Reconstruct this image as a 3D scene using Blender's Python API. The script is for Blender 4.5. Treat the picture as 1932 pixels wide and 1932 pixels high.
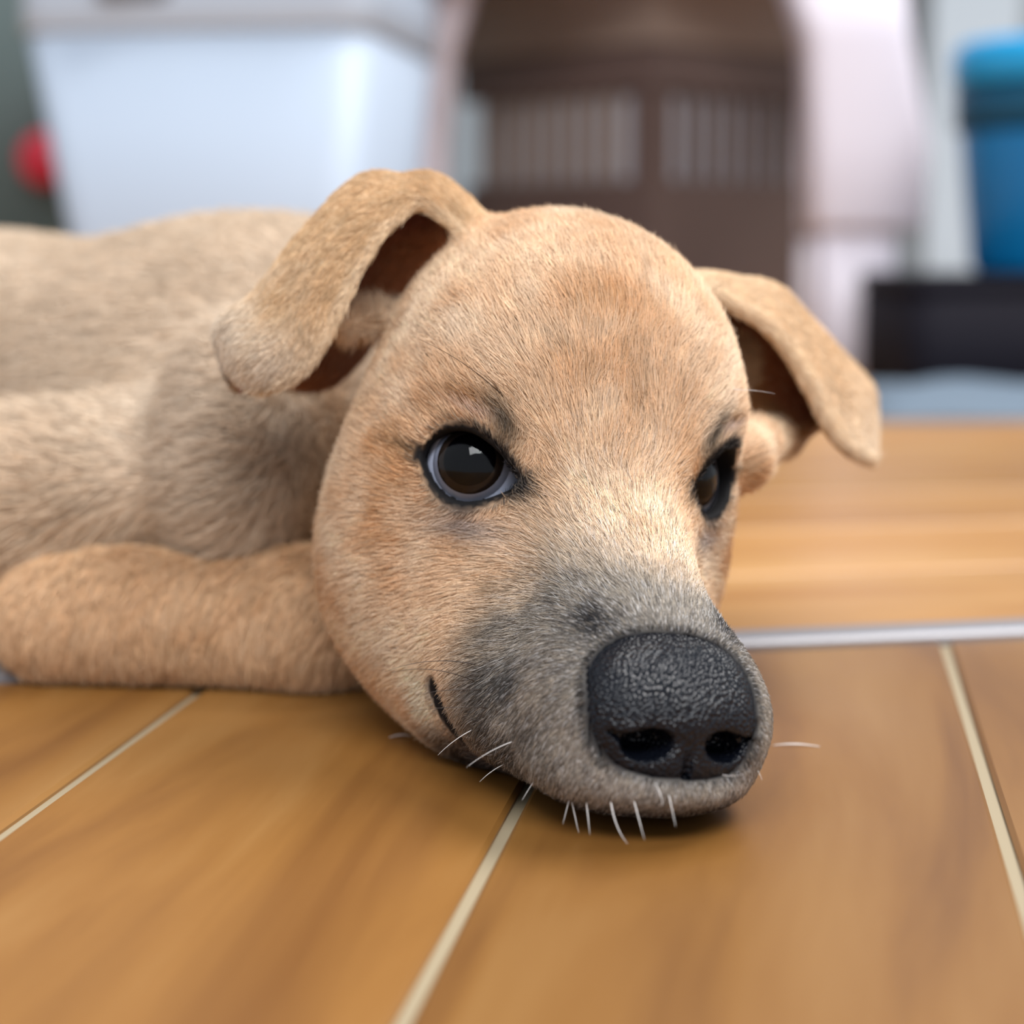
import bpy, bmesh, math, random
import numpy as np
from mathutils import Vector, Matrix
from mathutils.kdtree import KDTree
for o in list(bpy.data.objects): bpy.data.objects.remove(o)
SC = bpy.context.scene
COL = SC.collection
rng = np.random.default_rng(7)
random.seed(7)
FUR = 1.0

# ------------------------------------------------------------------ camera
FPX, CH, PITCH = 3600.0, 9.8, math.radians(8.1)      # focal length in pixels, height in cm, tilt down
cam = bpy.data.cameras.new('camera'); camo = bpy.data.objects.new('camera', cam); COL.objects.link(camo)
cam.sensor_width = 36; cam.sensor_fit = 'HORIZONTAL'; cam.lens = 36 * FPX / 1932
camo.location = (0, 0, CH * .01); camo.rotation_euler = (math.pi / 2 - PITCH, 0, 0)
cam.clip_start = .01; cam.clip_end = 50
cam.dof.use_dof = True; cam.dof.focus_distance = .335; cam.dof.aperture_fstop = 9
SC.camera = camo
# ------------------------------------------------------------------ world + lights
w = bpy.data.worlds.new('world'); SC.world = w; w.use_nodes = True
w.node_tree.nodes['Background'].inputs[0].default_value = (.86, .92, 1, 1)
w.node_tree.nodes['Background'].inputs[1].default_value = .62
def area(name, loc, target, size, power, col=(1, 1, 1)):
    l = bpy.data.lights.new(name, 'AREA'); l.shape = 'RECTANGLE'; l.size, l.size_y = size; l.energy = power; l.color = col
    o = bpy.data.objects.new(name, l); COL.objects.link(o); o.location = loc
    o.rotation_euler = (Vector(target) - Vector(loc)).to_track_quat('-Z', 'Y').to_euler(); return o
area('ceiling_light', (1.0, .9, 1.95), (0, .6, 0), (1.5, .8), 50, (1, .98, .95))
area('window_light', (.12, -.76, 1.36), (0, .40, .05), (1.4, .55), 30, (.97, .98, 1))
SC.view_settings.view_transform = 'Standard'; SC.view_settings.look = 'None'
SC.view_settings.exposure = 0.0; SC.view_settings.gamma = 1; SC.view_settings.use_curve_mapping = False
SC.cycles_curves.shape = 'RIBBONS'
SC.cycles.max_bounces = 6; SC.cycles.diffuse_bounces = 3; SC.cycles.glossy_bounces = 3

# ------------------------------------------------------------------ helpers
def lin(c):
    c = np.asarray(c, float); return np.where(c <= .04045, c / 12.92, ((c + .055) / 1.055) ** 2.4)
def L4(r, g, b):
    return (*[float(x) for x in lin((r / 255, g / 255, b / 255))], 1)
def W(px, py, Y):
    """room point (cm) at distance Y in front of the camera's foot"""
    cx, cy = (px - 966) / FPX, (966 - py) / FPX
    d = np.array([cx, math.cos(PITCH) + cy * math.sin(PITCH), -math.sin(PITCH) + cy * math.cos(PITCH)])
    return np.array([0, 0, CH]) + d * (Y / d[1])
def mat(name, col, rough=.6, spec=.5, **kw):
    m = bpy.data.materials.new(name); m.use_nodes = True
    b = m.node_tree.nodes['Principled BSDF']
    b.inputs['Base Color'].default_value = col; b.inputs['Roughness'].default_value = rough
    b.inputs['Specular IOR Level'].default_value = spec
    for k, v in kw.items(): b.inputs[k.replace('_', ' ')].default_value = v
    return m
def nd(m, t, **kw):
    n = m.node_tree.nodes.new(t)
    for k, v in kw.items(): setattr(n, k, v)
    return n
def lk(m, a, b): m.node_tree.links.new(a, b)
def bsdf(m): return m.node_tree.nodes['Principled BSDF']
def mesh_obj(name, V, F, m, parent=None, smooth=True, off=None):
    """V in cm"""
    me = bpy.data.meshes.new(name)
    V = np.asarray(V, float) * .01
    if off is not None: V = V - np.asarray(off)
    me.from_pydata(V.tolist() if len(V) < 50000 else V, [], F if isinstance(F, list) else F.tolist())
    me.update()
    if smooth: me.polygons.foreach_set('use_smooth', np.ones(len(me.polygons), bool))
    if m: me.materials.append(m)
    o = bpy.data.objects.new(name, me); COL.objects.link(o)
    if parent: o.parent = parent
    return o
def tag(o, label, cat=None, group=None, kind=None):
    if label: o['label'] = label
    if cat: o['category'] = cat
    if group: o['group'] = group
    if kind: o['kind'] = kind
    return o
def empty(name, loc_cm):
    o = bpy.data.objects.new(name, None); COL.objects.link(o); o.location = np.asarray(loc_cm) * .01
    o.empty_display_size = .01; return o

# ------------------------------------------------------------------ floor: boards in two sections with a metal strip between
def wood(name, c0, c1, c2, rough):
    m = mat(name, c0, rough, .5)
    tc = nd(m, 'ShaderNodeTexCoord'); oi = nd(m, 'ShaderNodeObjectInfo')
    mp = nd(m, 'ShaderNodeMapping'); mp.inputs['Scale'].default_value = (26, 3.2, 1)
    ad = nd(m, 'ShaderNodeVectorMath', operation='ADD'); sc = nd(m, 'ShaderNodeVectorMath', operation='SCALE')
    cb = nd(m, 'ShaderNodeCombineXYZ'); lk(m, oi.outputs['Random'], cb.inputs[0]); lk(m, oi.outputs['Random'], cb.inputs[1])
    lk(m, cb.outputs[0], sc.inputs[0]); sc.inputs['Scale'].default_value = 37.0
    lk(m, tc.outputs['Object'], mp.inputs[0]); lk(m, mp.outputs[0], ad.inputs[0]); lk(m, sc.outputs[0], ad.inputs[1])
    n1 = nd(m, 'ShaderNodeTexNoise'); n1.inputs['Scale'].default_value = 1.6; n1.inputs['Detail'].default_value = 6; n1.inputs['Distortion'].default_value = .6
    lk(m, ad.outputs[0], n1.inputs['Vector'])
    r = nd(m, 'ShaderNodeValToRGB'); r.color_ramp.elements[0].color = c1; r.color_ramp.elements[0].position = .30
    r.color_ramp.elements[1].color = c2; r.color_ramp.elements[1].position = .72
    e = r.color_ramp.elements.new(.5); e.color = c0
    lk(m, n1.outputs['Fac'], r.inputs[0])
    hs = nd(m, 'ShaderNodeHueSaturation'); mr = nd(m, 'ShaderNodeMapRange'); mr.inputs[3].default_value = .86; mr.inputs[4].default_value = 1.14
    lk(m, oi.outputs['Random'], mr.inputs[0]); lk(m, mr.outputs[0], hs.inputs['Value']); lk(m, r.outputs[0], hs.inputs['Color'])
    lk(m, hs.outputs[0], bsdf(m).inputs['Base Color'])
    n2 = nd(m, 'ShaderNodeTexNoise'); n2.inputs['Scale'].default_value = 14; lk(m, tc.outputs['Object'], n2.inputs['Vector'])
    m2 = nd(m, 'ShaderNodeMapRange'); m2.inputs[3].default_value = rough - .1; m2.inputs[4].default_value = rough + .12
    lk(m, n2.outputs['Fac'], m2.inputs[0]); lk(m, m2.outputs[0], bsdf(m).inputs['Roughness'])
    bp = nd(m, 'ShaderNodeBump'); bp.inputs['Strength'].default_value = .15; bp.inputs['Distance'].default_value = .001
    lk(m, n1.outputs['Fac'], bp.inputs['Height']); lk(m, bp.outputs[0], bsdf(m).inputs['Normal'])
    return m
M_WOOD = wood('floor_wood', L4(142, 97, 45), L4(116, 74, 31), L4(158, 115, 63), .40)
M_WOOD2 = wood('floor_wood_far_section', L4(176, 126, 68), L4(158, 106, 52), L4(190, 144, 88), .36)  # lighter wood tone: the far boards' grazing sheen put into the colour
M_GROUT = mat('seam_filler', L4(162, 147, 120), .6, .4)
floor = tag(mesh_obj('floor', [(-170, -60, -.13), (170, -60, -.13), (170, 260, -.13), (-170, 260, -.13), (-170, -60, -2), (170, -60, -2), (170, 260, -2), (-170, 260, -2)],
    [[0, 1, 2, 3], [7, 6, 5, 4], [0, 4, 5, 1], [1, 5, 6, 2], [2, 6, 7, 3], [3, 7, 4, 0]], M_GROUT, smooth=False), None, kind='structure')
def plank(quad, along, thick=1.0, bev=.05, m=None):
    """a floor board: quad (cm, counter-clockwise) with a bevelled top edge, its own length along its own axis"""
    q = np.array(quad, float); c = q.mean(0); a = math.atan2(along[1], along[0]) - math.pi / 2
    R = np.array([[math.cos(a), math.sin(a)], [-math.sin(a), math.cos(a)]])
    l = (q - c) @ R.T; inn = l * (1 - bev * 1.6 / np.abs(l).clip(1e-3))
    V = [(x, y, -.02 - bev) for x, y in l] + [(x, y, 0) for x, y in inn] + [(x, y, -thick) for x, y in l]
    F = [[4, 5, 6, 7]] + [[i, (i + 1) % 4, 4 + (i + 1) % 4, 4 + i] for i in range(4)] + [[8 + i, 8 + (i + 1) % 4, (i + 1) % 4, i] for i in range(4)]
    o = mesh_obj('plank', V, F, m or M_WOOD, floor, smooth=False); o.location = (c[0] * .01, c[1] * .01, 0); o.rotation_euler = (0, 0, a); return o
SL = .20
def strip_y(x): return 44.85 + SL * x
dF = np.array([.158, .9874]); eF = np.array([.9874, -.158]); PW = 8.29; GAP = .24
def to_strip(o, shift):
    # point on the line o + t*dF that meets the strip (moved by shift)
    t = (strip_y(o[0]) + shift - o[1]) / (dF[1] - SL * dF[0]); return o + t * dF
for k in range(-9, 9):
    xa = -5.1 * .9874 + k * PW + GAP / 2; xb = xa + PW - GAP
    pa, pb = eF * xa, eF * xb
    a1, b1 = to_strip(pa, -.85), to_strip(pb, -.85)
    plank([pa + dF * -45, pb + dF * -45, b1, a1], dF)
dB = np.array([1, SL]); dB /= np.linalg.norm(dB); nB = np.array([-dB[1], dB[0]]); O = np.array([0, 44.85])
for k in range(20):
    y0 = .80 + k * (PW + .2); y1 = y0 + PW
    for s0, s1 in ((-150, -62 + 31 * (k % 3)), (-61.8 + 31 * (k % 3), 140)):
        plank([O + nB * y0 + dB * s0, O + nB * y0 + dB * s1, O + nB * y1 + dB * s1, O + nB * y1 + dB * s0], dB, m=M_WOOD2)
M_METAL = mat('strip_metal', L4(150, 148, 152), .45, .5, Metallic=.4)
V, F = [], []
prof = [(-.70, -.12), (-.70, .10), (-.58, .20), (0, .22), (.58, .20), (.70, .10), (.70, -.12)]
for s0 in (-110, 110):
    for n_, z in prof: p_ = O + dB * s0 + nB * n_; V.append((p_[0], p_[1], z))
for i in range(6): F.append([i, i + 1, 8 + i, 7 + i])
F += [list(range(6, -1, -1)), list(range(7, 14))]
tag(mesh_obj('trim_1', V, F, M_METAL, smooth=False), 'grey metal joining strip across the wooden floor', kind='structure')
M_WALL = mat('wall_paint', L4(150, 160, 168), .8, .3)
tag(mesh_obj('wall_back', [(-170, 235, 0), (170, 235, 0), (170, 235, 240), (-170, 235, 240), (-170, 245, 0), (170, 245, 0), (170, 245, 240), (-170, 245, 240)],
    [[0, 1, 2, 3], [7, 6, 5, 4], [3, 2, 6, 7], [0, 3, 7, 4], [2, 1, 5, 6]], M_WALL, smooth=False), None, kind='structure')

# ------------------------------------------------------------------ things behind the puppy
def loft(rings, close=True):
    """rings: list of (n,3) arrays; skinned, capped"""
    n = len(rings[0]); V = np.concatenate(rings); F = []
    for i in range(len(rings) - 1):
        for j in range(n):
            k = (j + 1) % n; F.append([i * n + j, i * n + k, (i + 1) * n + k, (i + 1) * n + j])
    if close: F += [list(range(n - 1, -1, -1)), list(range((len(rings) - 1) * n, len(rings) * n))]
    return V, F
def rrect(cx, cy, hx, hy, r, z, ang=0., seg=6):
    P = []
    for sx, sy, a0 in ((1, 1, 0), (-1, 1, 90), (-1, -1, 180), (1, -1, 270)):
        for i in range(seg + 1):
            a = math.radians(a0 + 90 * i / seg); P.append((sx * (hx - r) + r * math.cos(a), sy * (hy - r) + r * math.sin(a)))
    P = np.array(P); c, s_ = math.cos(ang), math.sin(ang)
    return np.stack([cx + P[:, 0] * c - P[:, 1] * s_, cy + P[:, 0] * s_ + P[:, 1] * c, np.full(len(P), z)], 1)
def lbox(x0, x1, y0, y1, z0, z1, r=.4):
    cx, cy, hx, hy = (x0 + x1) / 2, (y0 + y1) / 2, (x1 - x0) / 2, (y1 - y0) / 2
    e = min(r, (z1 - z0) / 2.01, hx * .99, hy * .99)
    return loft([rrect(cx, cy, hx - e, hy - e, max(r - e, .01) + .01, z0), rrect(cx, cy, hx, hy, r, z0 + e), rrect(cx, cy, hx, hy, r, z1 - e), rrect(cx, cy, hx - e, hy - e, max(r - e, .01) + .01, z1)])
# white storage bin: tapered, with a rim, a lid and a hand grip
M_WPL = mat('white_plastic', L4(188, 203, 222), .5, .5)
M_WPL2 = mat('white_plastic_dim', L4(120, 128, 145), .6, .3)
bn = tag(empty('storage_bin', (-19, 130, 0)), 'tall white plastic storage bin standing behind the puppy\'s back', 'bin')
def part(name, VF, m, root, smooth=True): return mesh_obj(name, VF[0], VF[1], m, root, smooth=smooth, off=np.array(root.location))
an = math.radians(-8)
part('bin_body', loft([rrect(-17.4, 131, 7.9, 9.6, 1.6, .1, an), rrect(-17.4, 131, 8.2, 10, 1.8, .6, an), rrect(-17.9, 131, 10.9, 12.2, 2.0, 22.4, an)]), M_WPL, bn)
part('rim', loft([rrect(-17.9, 131, 11.0, 12.3, 2.0, 22.5, an), rrect(-17.9, 131, 11.2, 12.5, 2.0, 22.7, an), rrect(-17.95, 131, 11.1, 12.2, 2.0, 27.3, an), rrect(-17.95, 131, 10.9, 12.0, 2.0, 27.6, an)]), M_WPL, bn)
part('lid', loft([rrect(-18.1, 131, 11.8, 12.8, 2.2, 27.7, an), rrect(-18.1, 131, 12.1, 13.1, 2.4, 28.0, an), rrect(-18.1, 131, 12.0, 13.0, 2.4, 29.6, an), rrect(-18.1, 131, 11.2, 12.2, 2, 30.2, an)]), M_WPL, bn)
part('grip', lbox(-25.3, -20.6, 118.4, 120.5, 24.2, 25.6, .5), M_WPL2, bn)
# dark green-grey cabinet with a red knob
M_DGR = mat('dark_grey_green', L4(92, 108, 108), .55, .4); M_DNV = mat('dark_navy', L4(26, 30, 48), .6, .4)
M_RED = mat('red_plastic', L4(214, 34, 62), .35, .5)
cb_ = tag(empty('cabinet', (-50, 160, 0)), 'dark grey-green cabinet with a red knob at the left', 'cabinet')
part('base', lbox(-66, -33.4, 150, 175, 0, 8.5, .4), M_DNV, cb_)
part('cabinet_body', lbox(-67, -33.0, 149.5, 176, 8.6, 40, .6), M_DGR, cb_)
ang = np.linspace(0, 2 * math.pi, 24, endpoint=False)
def lathe_y(cx, cz, prof):   # profile: (y, r), turned about an axis along y
    return loft([np.stack([cx + r * np.cos(ang), np.full(24, y), cz - r * np.sin(ang)], 1) for y, r in prof])
def lathe_z(cx, cy, prof, n=36):
    a = np.linspace(0, 2 * math.pi, n, endpoint=False)
    return loft([np.stack([cx + r * np.cos(a), cy + r * np.sin(a), np.full(n, z)], 1) for z, r in prof])
tag(part('knob', lathe_y(-35.4, 15.9, [(149.6, 1.0), (148.6, 1.1), (148.2, 1.9), (147.2, 2.1), (146.4, 1.9), (146.1, 1.2), (146.05, .2)]), M_RED, cb_), 'round red knob')
# white plastic stool
M_STL = mat('pinkish_white_plastic', L4(234, 226, 236), .5, .5)
st = tag(empty('stool', (9.8, 146, 0)), 'white plastic stool with thick legs straddling the brown crate', 'stool')
part('seat', loft([rrect(9.8, 158, 19.5, 19, 3, 30.7), rrect(9.8, 158, 21, 20.5, 4, 31.2), rrect(9.8, 158, 21, 20.5, 4, 33), rrect(9.8, 158, 20, 19.5, 4, 33.8)]), M_STL, st)
def stool_leg(x, y, s, wl, wu):
    l = part('leg', loft([rrect(x, y, wl * .86, 2.0, .8, .05), rrect(x, y, wl * .9, 2.1, .8, .4), rrect(x, y, wl, 2.3, .9, 11.8)]), M_STL, st)
    mesh_obj('leg_sleeve', *loft([rrect(x + s * .6, y, wu * .93, 2.9, 1.0, 10.6), rrect(x + s * .6, y, wu, 3.1, 1.2, 11.1), rrect(x + s * .5, y, wu * 1.04, 3.2, 1.2, 17), rrect(x - s * .5, y, wu * .92, 3.2, 1.2, 24), rrect(x - s * 2.2, y, wu * 1.1, 3.4, 1.4, 30.6)]), M_STL, l, off=np.array(st.location))
stool_leg(25.2, 141.5, 1, 2.9, 4.1); stool_leg(-6.6, 149.5, -1, 1.9, 2.1)
stool_leg(26.8, 174, 1, 2.6, 3.2); stool_leg(-7.6, 174, -1, 1.9, 2.2)
# brown slotted crate under the stool
M_BRN = mat('brown_plastic', L4(98, 80, 74), .5, .4); M_PALE = mat('pale_cloth', L4(190, 192, 200), .9, .2); M_LIDB = mat('crate_lid_plastic', L4(136, 118, 106), .5, .4)
cr = tag(empty('crate', (10, 156, 0)), 'brown plastic crate with slotted sides under the white stool', 'crate')
ca_ = math.radians(42); cc, cs = math.cos(ca_), math.sin(ca_)
cx0, cy0 = 10.6, 146.8                                   # the corner nearest the camera
def crt(a, b, z): return (cx0 + a * cc - b * cs, cy0 + a * cs + b * cc, z)
def cbox(a0, a1, b0, b1, z0, z1):
    V = [crt(a, b, z) for z in (z0, z1) for a, b in ((a0, b0), (a1, b0), (a1, b1), (a0, b1))]
    return V, [[3, 2, 1, 0], [4, 5, 6, 7], [0, 1, 5, 4], [1, 2, 6, 5], [2, 3, 7, 6], [3, 0, 4, 7]]
CA, CB = 17.5, 21.5
part('crate_floor', cbox(0, CA, 0, CB, .1, .9), M_BRN, cr, False)
part('lower_wall', cbox(0, CA, 0, .5, .9, 14.4), M_BRN, cr, False); part('lower_wall', cbox(0, .5, .5, CB, .9, 14.4), M_BRN, cr, False)
part('lower_wall', cbox(.5, CA, CB - .5, CB, .9, 14.4), M_BRN, cr, False); part('lower_wall', cbox(CA - .5, CA, .5, CB - .5, .9, 14.4), M_BRN, cr, False)
part('rim', cbox(-.4, CA + .4, -.4, .5, 21.2, 24.4), M_BRN, cr, False); part('rim', cbox(-.4, .5, .5, CB + .4, 21.2, 24.4), M_BRN, cr, False)
part('rim', cbox(.5, CA + .4, CB - .5, CB + .4, 21.2, 24.4), M_BRN, cr, False); part('rim', cbox(CA - .5, CA + .4, .5, CB - .5, 21.2, 24.4), M_BRN, cr, False)
part('lid', cbox(-.8, CA + .8, -.8, CB + .8, 24.5, 30.2), M_LIDB, cr, False)
part('corner_post', cbox(0, 2.2, 0, 2.2, 14.4, 21.2), M_BRN, cr, False)
for i in range(7): part('slat', cbox(3.6 + i * 2.1, 4.5 + i * 2.1, 0, .5, 14.4, 21.2), M_BRN, cr, False)
for i in range(8): part('slat', cbox(0, .5, 3.8 + i * 2.1, 4.7 + i * 2.1, 14.4, 21.2), M_LIDB, cr, False)  # lit left face: its brightness put into a lighter slat colour
part('corner_post', cbox(CA - .8, CA, CB - .8, CB, 14.4, 21.2), M_BRN, cr, False)
tag(part('folded_cloth', cbox(.62, CA - 1, .62, CB - 1, 1, 20.9), M_PALE, cr, False), 'pale cloth filling the crate')
# blue bucket on a black box
M_BLU = mat('blue_plastic', L4(0, 120, 182), .38, .5); M_BLK = mat('black_fabric', L4(20, 18, 28), .8, .2); M_DTL = mat('dark_teal', L4(0, 74, 104), .5, .4)
bk = tag(empty('box', (36, 128, 0)), 'black fabric box on the floor under the blue bucket', 'box')
part('box_body', loft([rrect(36.2, 128.4, 11.0, 9, 1.6, .1), rrect(36.2, 128.4, 11.4, 9.3, 1.8, .6), rrect(36.2, 128.4, 11.4, 9.3, 1.8, 6.4)]), M_BLK, bk)
part('lid', loft([rrect(36.2, 128.4, 11.5, 9.3, 1.8, 6.5), rrect(36.2, 128.4, 11.6, 9.4, 1.8, 6.8), rrect(36.2, 128.4, 11.5, 9.3, 1.8, 7.6)]), M_BLK, bk)
bu = tag(empty('bucket', (36.6, 128, 7.7)), 'bright blue plastic bucket standing on the black box', 'bucket')
part('bucket_body', lathe_z(36.6, 128, [(7.7, 5.6), (8.2, 6.0), (16.5, 6.9), (16.8, 7.0)]), M_BLU, bu)
part('band', lathe_z(36.6, 128, [(16.9, 6.9), (17.0, 7.3), (19.6, 7.4), (19.7, 7.0)]), M_DTL, bu)  # shade below the lid, painted as a dark teal ring
part('lid', lathe_z(36.6, 128, [(19.8, 7.1), (20.0, 7.6), (22.0, 7.6), (22.6, 7.0), (22.9, 4.0)]), mat('bright_blue', L4(20, 160, 220), .35, .5), bu)
# pale board leaning at the wall, folded cloth on the floor
M_BRD = mat('pale_board', L4(158, 164, 170), .6, .4); M_CLO = mat('blue_grey_cloth', L4(112, 126, 140), .9, .2)
V = [(33, 154, .1), (39.5, 154, .1), (61, 232, 60), (50, 232, 60), (33, 156, .1), (39.5, 156, .1), (61, 234, 60), (50, 234, 60)]
tag(mesh_obj('board', V, [[0, 1, 2, 3], [7, 6, 5, 4], [0, 4, 5, 1], [1, 5, 6, 2], [2, 6, 7, 3], [3, 7, 4, 0]], M_BRD, smooth=False), 'pale grey board leaning against the wall behind the blue bucket', 'board')
nx_, ny_ = 30, 16; gx, gy = np.meshgrid(np.linspace(20, 46, nx_), np.linspace(104, 118.4, ny_), indexing='ij')
rr_ = np.minimum(np.minimum(gx - 20, 46 - gx), np.minimum(gy - 104, 118.4 - gy))
gz_ = .08 + 1.3 * np.clip(rr_ / 2.2, 0, 1) ** .5 + .25 * np.sin(gx * .9 + gy * .4) * np.clip(rr_ / 2, 0, 1)
V = np.stack([gx, gy, gz_], -1).reshape(-1, 3); F = [[i * ny_ + j, (i + 1) * ny_ + j, (i + 1) * ny_ + j + 1, i * ny_ + j + 1] for i in range(nx_ - 1) for j in range(ny_ - 1)]
nv = len(V); V = np.concatenate([V, np.stack([gx, gy, np.full_like(gx, .03)], -1).reshape(-1, 3)]); F += [[a + nv for a in f[::-1]] for f in F]
tag(mesh_obj('floor_cloth', V, F, M_CLO), 'blue-grey cloth lying flat on the floor before the black box', 'cloth')

# ------------------------------------------------------------------ signed distance tools (cm)
def ell(P, c, r, rot=None):
    q = P - np.asarray(c, np.float32)
    if rot is not None: q = q @ np.asarray(rot, np.float32)
    r = np.asarray(r, np.float32)
    k0 = np.sqrt(((q / r) ** 2).sum(1)) + 1e-6; k1 = np.sqrt(((q / (r * r)) ** 2).sum(1)) + 1e-6
    return k0 * (k0 - 1) / k1
def cone(P, a, b, ra, rb):
    a = np.asarray(a, np.float32); b = np.asarray(b, np.float32); ab = b - a
    t = np.clip(((P - a) @ ab) / (ab @ ab), 0, 1)
    return np.sqrt((((P - a) - t[:, None] * ab) ** 2).sum(1)) - (ra + (rb - ra) * t)
def su(a, b, k):
    h = np.maximum(k - np.abs(a - b), 0) / k
    return np.minimum(a, b) - h * h * k * .25
def smax(a, b, k): return -su(-a, -b, k)
def sstep(a, b, x):
    t = np.clip((x - a) / (b - a), 0, 1); return t * t * (3 - 2 * t)
def rotz(a):
    c, s = math.cos(a), math.sin(a); return np.array([[c, -s, 0], [s, c, 0], [0, 0, 1]])
def roty(a):
    c, s = math.cos(a), math.sin(a); return np.array([[c, 0, s], [0, 1, 0], [-s, 0, c]])
def rotx(a):
    c, s = math.cos(a), math.sin(a); return np.array([[1, 0, 0], [0, c, -s], [0, s, c]])
def surface_nets(V, org, h):
    S = V < 0
    nx, ny, nz = V.shape
    c = np.zeros((nx - 1, ny - 1, nz - 1), np.int8)
    for i in (0, 1):
        for j in (0, 1):
            for k in (0, 1): c += S[i:nx - 1 + i, j:ny - 1 + j, k:nz - 1 + k]
    cells = np.argwhere((c > 0) & (c < 8))
    idx = np.full(c.shape, -1, np.int32); idx[tuple(cells.T)] = np.arange(len(cells))
    corners = [np.array(q) for q in np.ndindex(2, 2, 2)]
    vals = [V[tuple((cells + q).T)] for q in corners]
    acc = np.zeros((len(cells), 3)); cnt = np.zeros(len(cells))
    for a in range(8):
        for b in range(a + 1, 8):
            if np.abs(corners[a] - corners[b]).sum() != 1: continue
            m = (vals[a] < 0) != (vals[b] < 0)
            t = np.where(m, vals[a] / np.where(m, vals[a] - vals[b], 1), 0)
            acc += np.where(m[:, None], corners[a] + t[:, None] * (corners[b] - corners[a]), 0); cnt += m
    verts = np.asarray(org) + h * (cells + acc / cnt[:, None])
    Fs = []
    for ax in range(3):
        sl0 = [slice(1, n - 1) for n in V.shape]; sl0[ax] = slice(0, V.shape[ax] - 1)
        sl1 = list(sl0); sl1[ax] = slice(1, V.shape[ax])
        A, B = S[tuple(sl0)], S[tuple(sl1)]
        e = np.argwhere(A != B); base = np.ones(3, int); base[ax] = 0
        g = e + base; u, v = (ax + 1) % 3, (ax + 2) % 3
        U = np.zeros(3, int); U[u] = 1; Vv = np.zeros(3, int); Vv[v] = 1
        q = np.stack([idx[tuple((g - U - Vv).T)], idx[tuple((g - Vv).T)], idx[tuple(g.T)], idx[tuple((g - U).T)]], 1)
        flip = ~A[tuple(e.T)]
        q[flip] = q[flip][:, ::-1]
        Fs.append(q)
    return verts, np.concatenate(Fs)
def polygonise(sdf, lo, hi, h, B=4):
    lo = np.asarray(lo, float); n = np.ceil((np.asarray(hi) - lo) / (h * B)).astype(int)
    bc = np.stack(np.meshgrid(*[np.arange(k) for k in n], indexing='ij'), -1).reshape(-1, 3)
    ctr = (lo + (bc * B + (B - 1) / 2) * h).astype(np.float32)
    d = np.concatenate([sdf(ctr[i:i + 200000]) for i in range(0, len(ctr), 200000)])
    V = np.repeat(np.repeat(np.repeat(d.reshape(n), B, 0), B, 1), B, 2).astype(np.float32)
    act = bc[np.abs(d) < B * h * .866 * 1.9]
    o = np.stack(np.meshgrid(*[np.arange(B)] * 3, indexing='ij'), -1).reshape(-1, 3)
    gi = (act[:, None, :] * B + o[None]).reshape(-1, 3)
    for i in range(0, len(gi), 300000):
        g = gi[i:i + 300000]
        V[tuple(g.T)] = sdf((lo + g * h).astype(np.float32))
    return surface_nets(V, lo, h)

# ------------------------------------------------------------------ the puppy's pose
YAW, ROLL = math.radians(20), math.radians(7)
u0 = np.array([math.cos(YAW), math.sin(YAW), 0]); v0 = np.array([math.sin(YAW), -math.cos(YAW), 0]); w0 = np.array([0, 0, 1.])
HU = u0 * math.cos(ROLL) - w0 * math.sin(ROLL); HW = w0 * math.cos(ROLL) + u0 * math.sin(ROLL); HV = v0
HR = np.stack([HU, HV, HW], 1)                      # columns: head right, head forward, head up
HE = np.array([1.47, 35.5, 5.55])                     # point between the eyes
def toL(P): return (P - HE.astype(P.dtype)) @ HR.astype(P.dtype)
def toW(p): return HE + np.asarray(p) @ HR.T
BASE = np.array([-2., 44., 0.])                     # the puppy's origin (cm)

# eyes: centre, outward axis, in head space
ER = 1.08
EYES = []
for s in (-1, 1):
    n = np.array([-.50 if s < 0 else .40, .85, .08]); n /= np.linalg.norm(n)
    c = np.array([s * 1.88 - (.03 if s > 0 else 0), -.80, -.26 if s < 0 else -.14])
    side = np.cross(n, [0, 0, 1]); side /= np.linalg.norm(side)
    if side[0] * s > 0: side = -side               # side points to the nose
    up = np.cross(side, n); up = up if up[2] > 0 else -up
    # tilt: inner corner a little lower
    a = math.radians(-9); side, up = side * math.cos(a) + up * math.sin(a), up * math.cos(a) - side * math.sin(a)
    EYES.append(dict(s=s, n=n, c=c, side=side, up=up))
def lid_curve(x):
    """upper and lower lid height (cm) across the eye, x from outer (-) to inner (+) corner"""
    xo, xi = -.98, 1.04
    t = np.clip((x - xo) / (xi - xo), 0, 1)
    up_ = .72 * np.maximum(np.sin(np.pi * t ** .82), 0) ** .75 * (1 - .25 * t) ; lo_ = -.64 * np.maximum(np.sin(np.pi * t ** .9), 0) ** .9 * (1 - .35 * t ** 3)
    return up_, lo_

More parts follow.
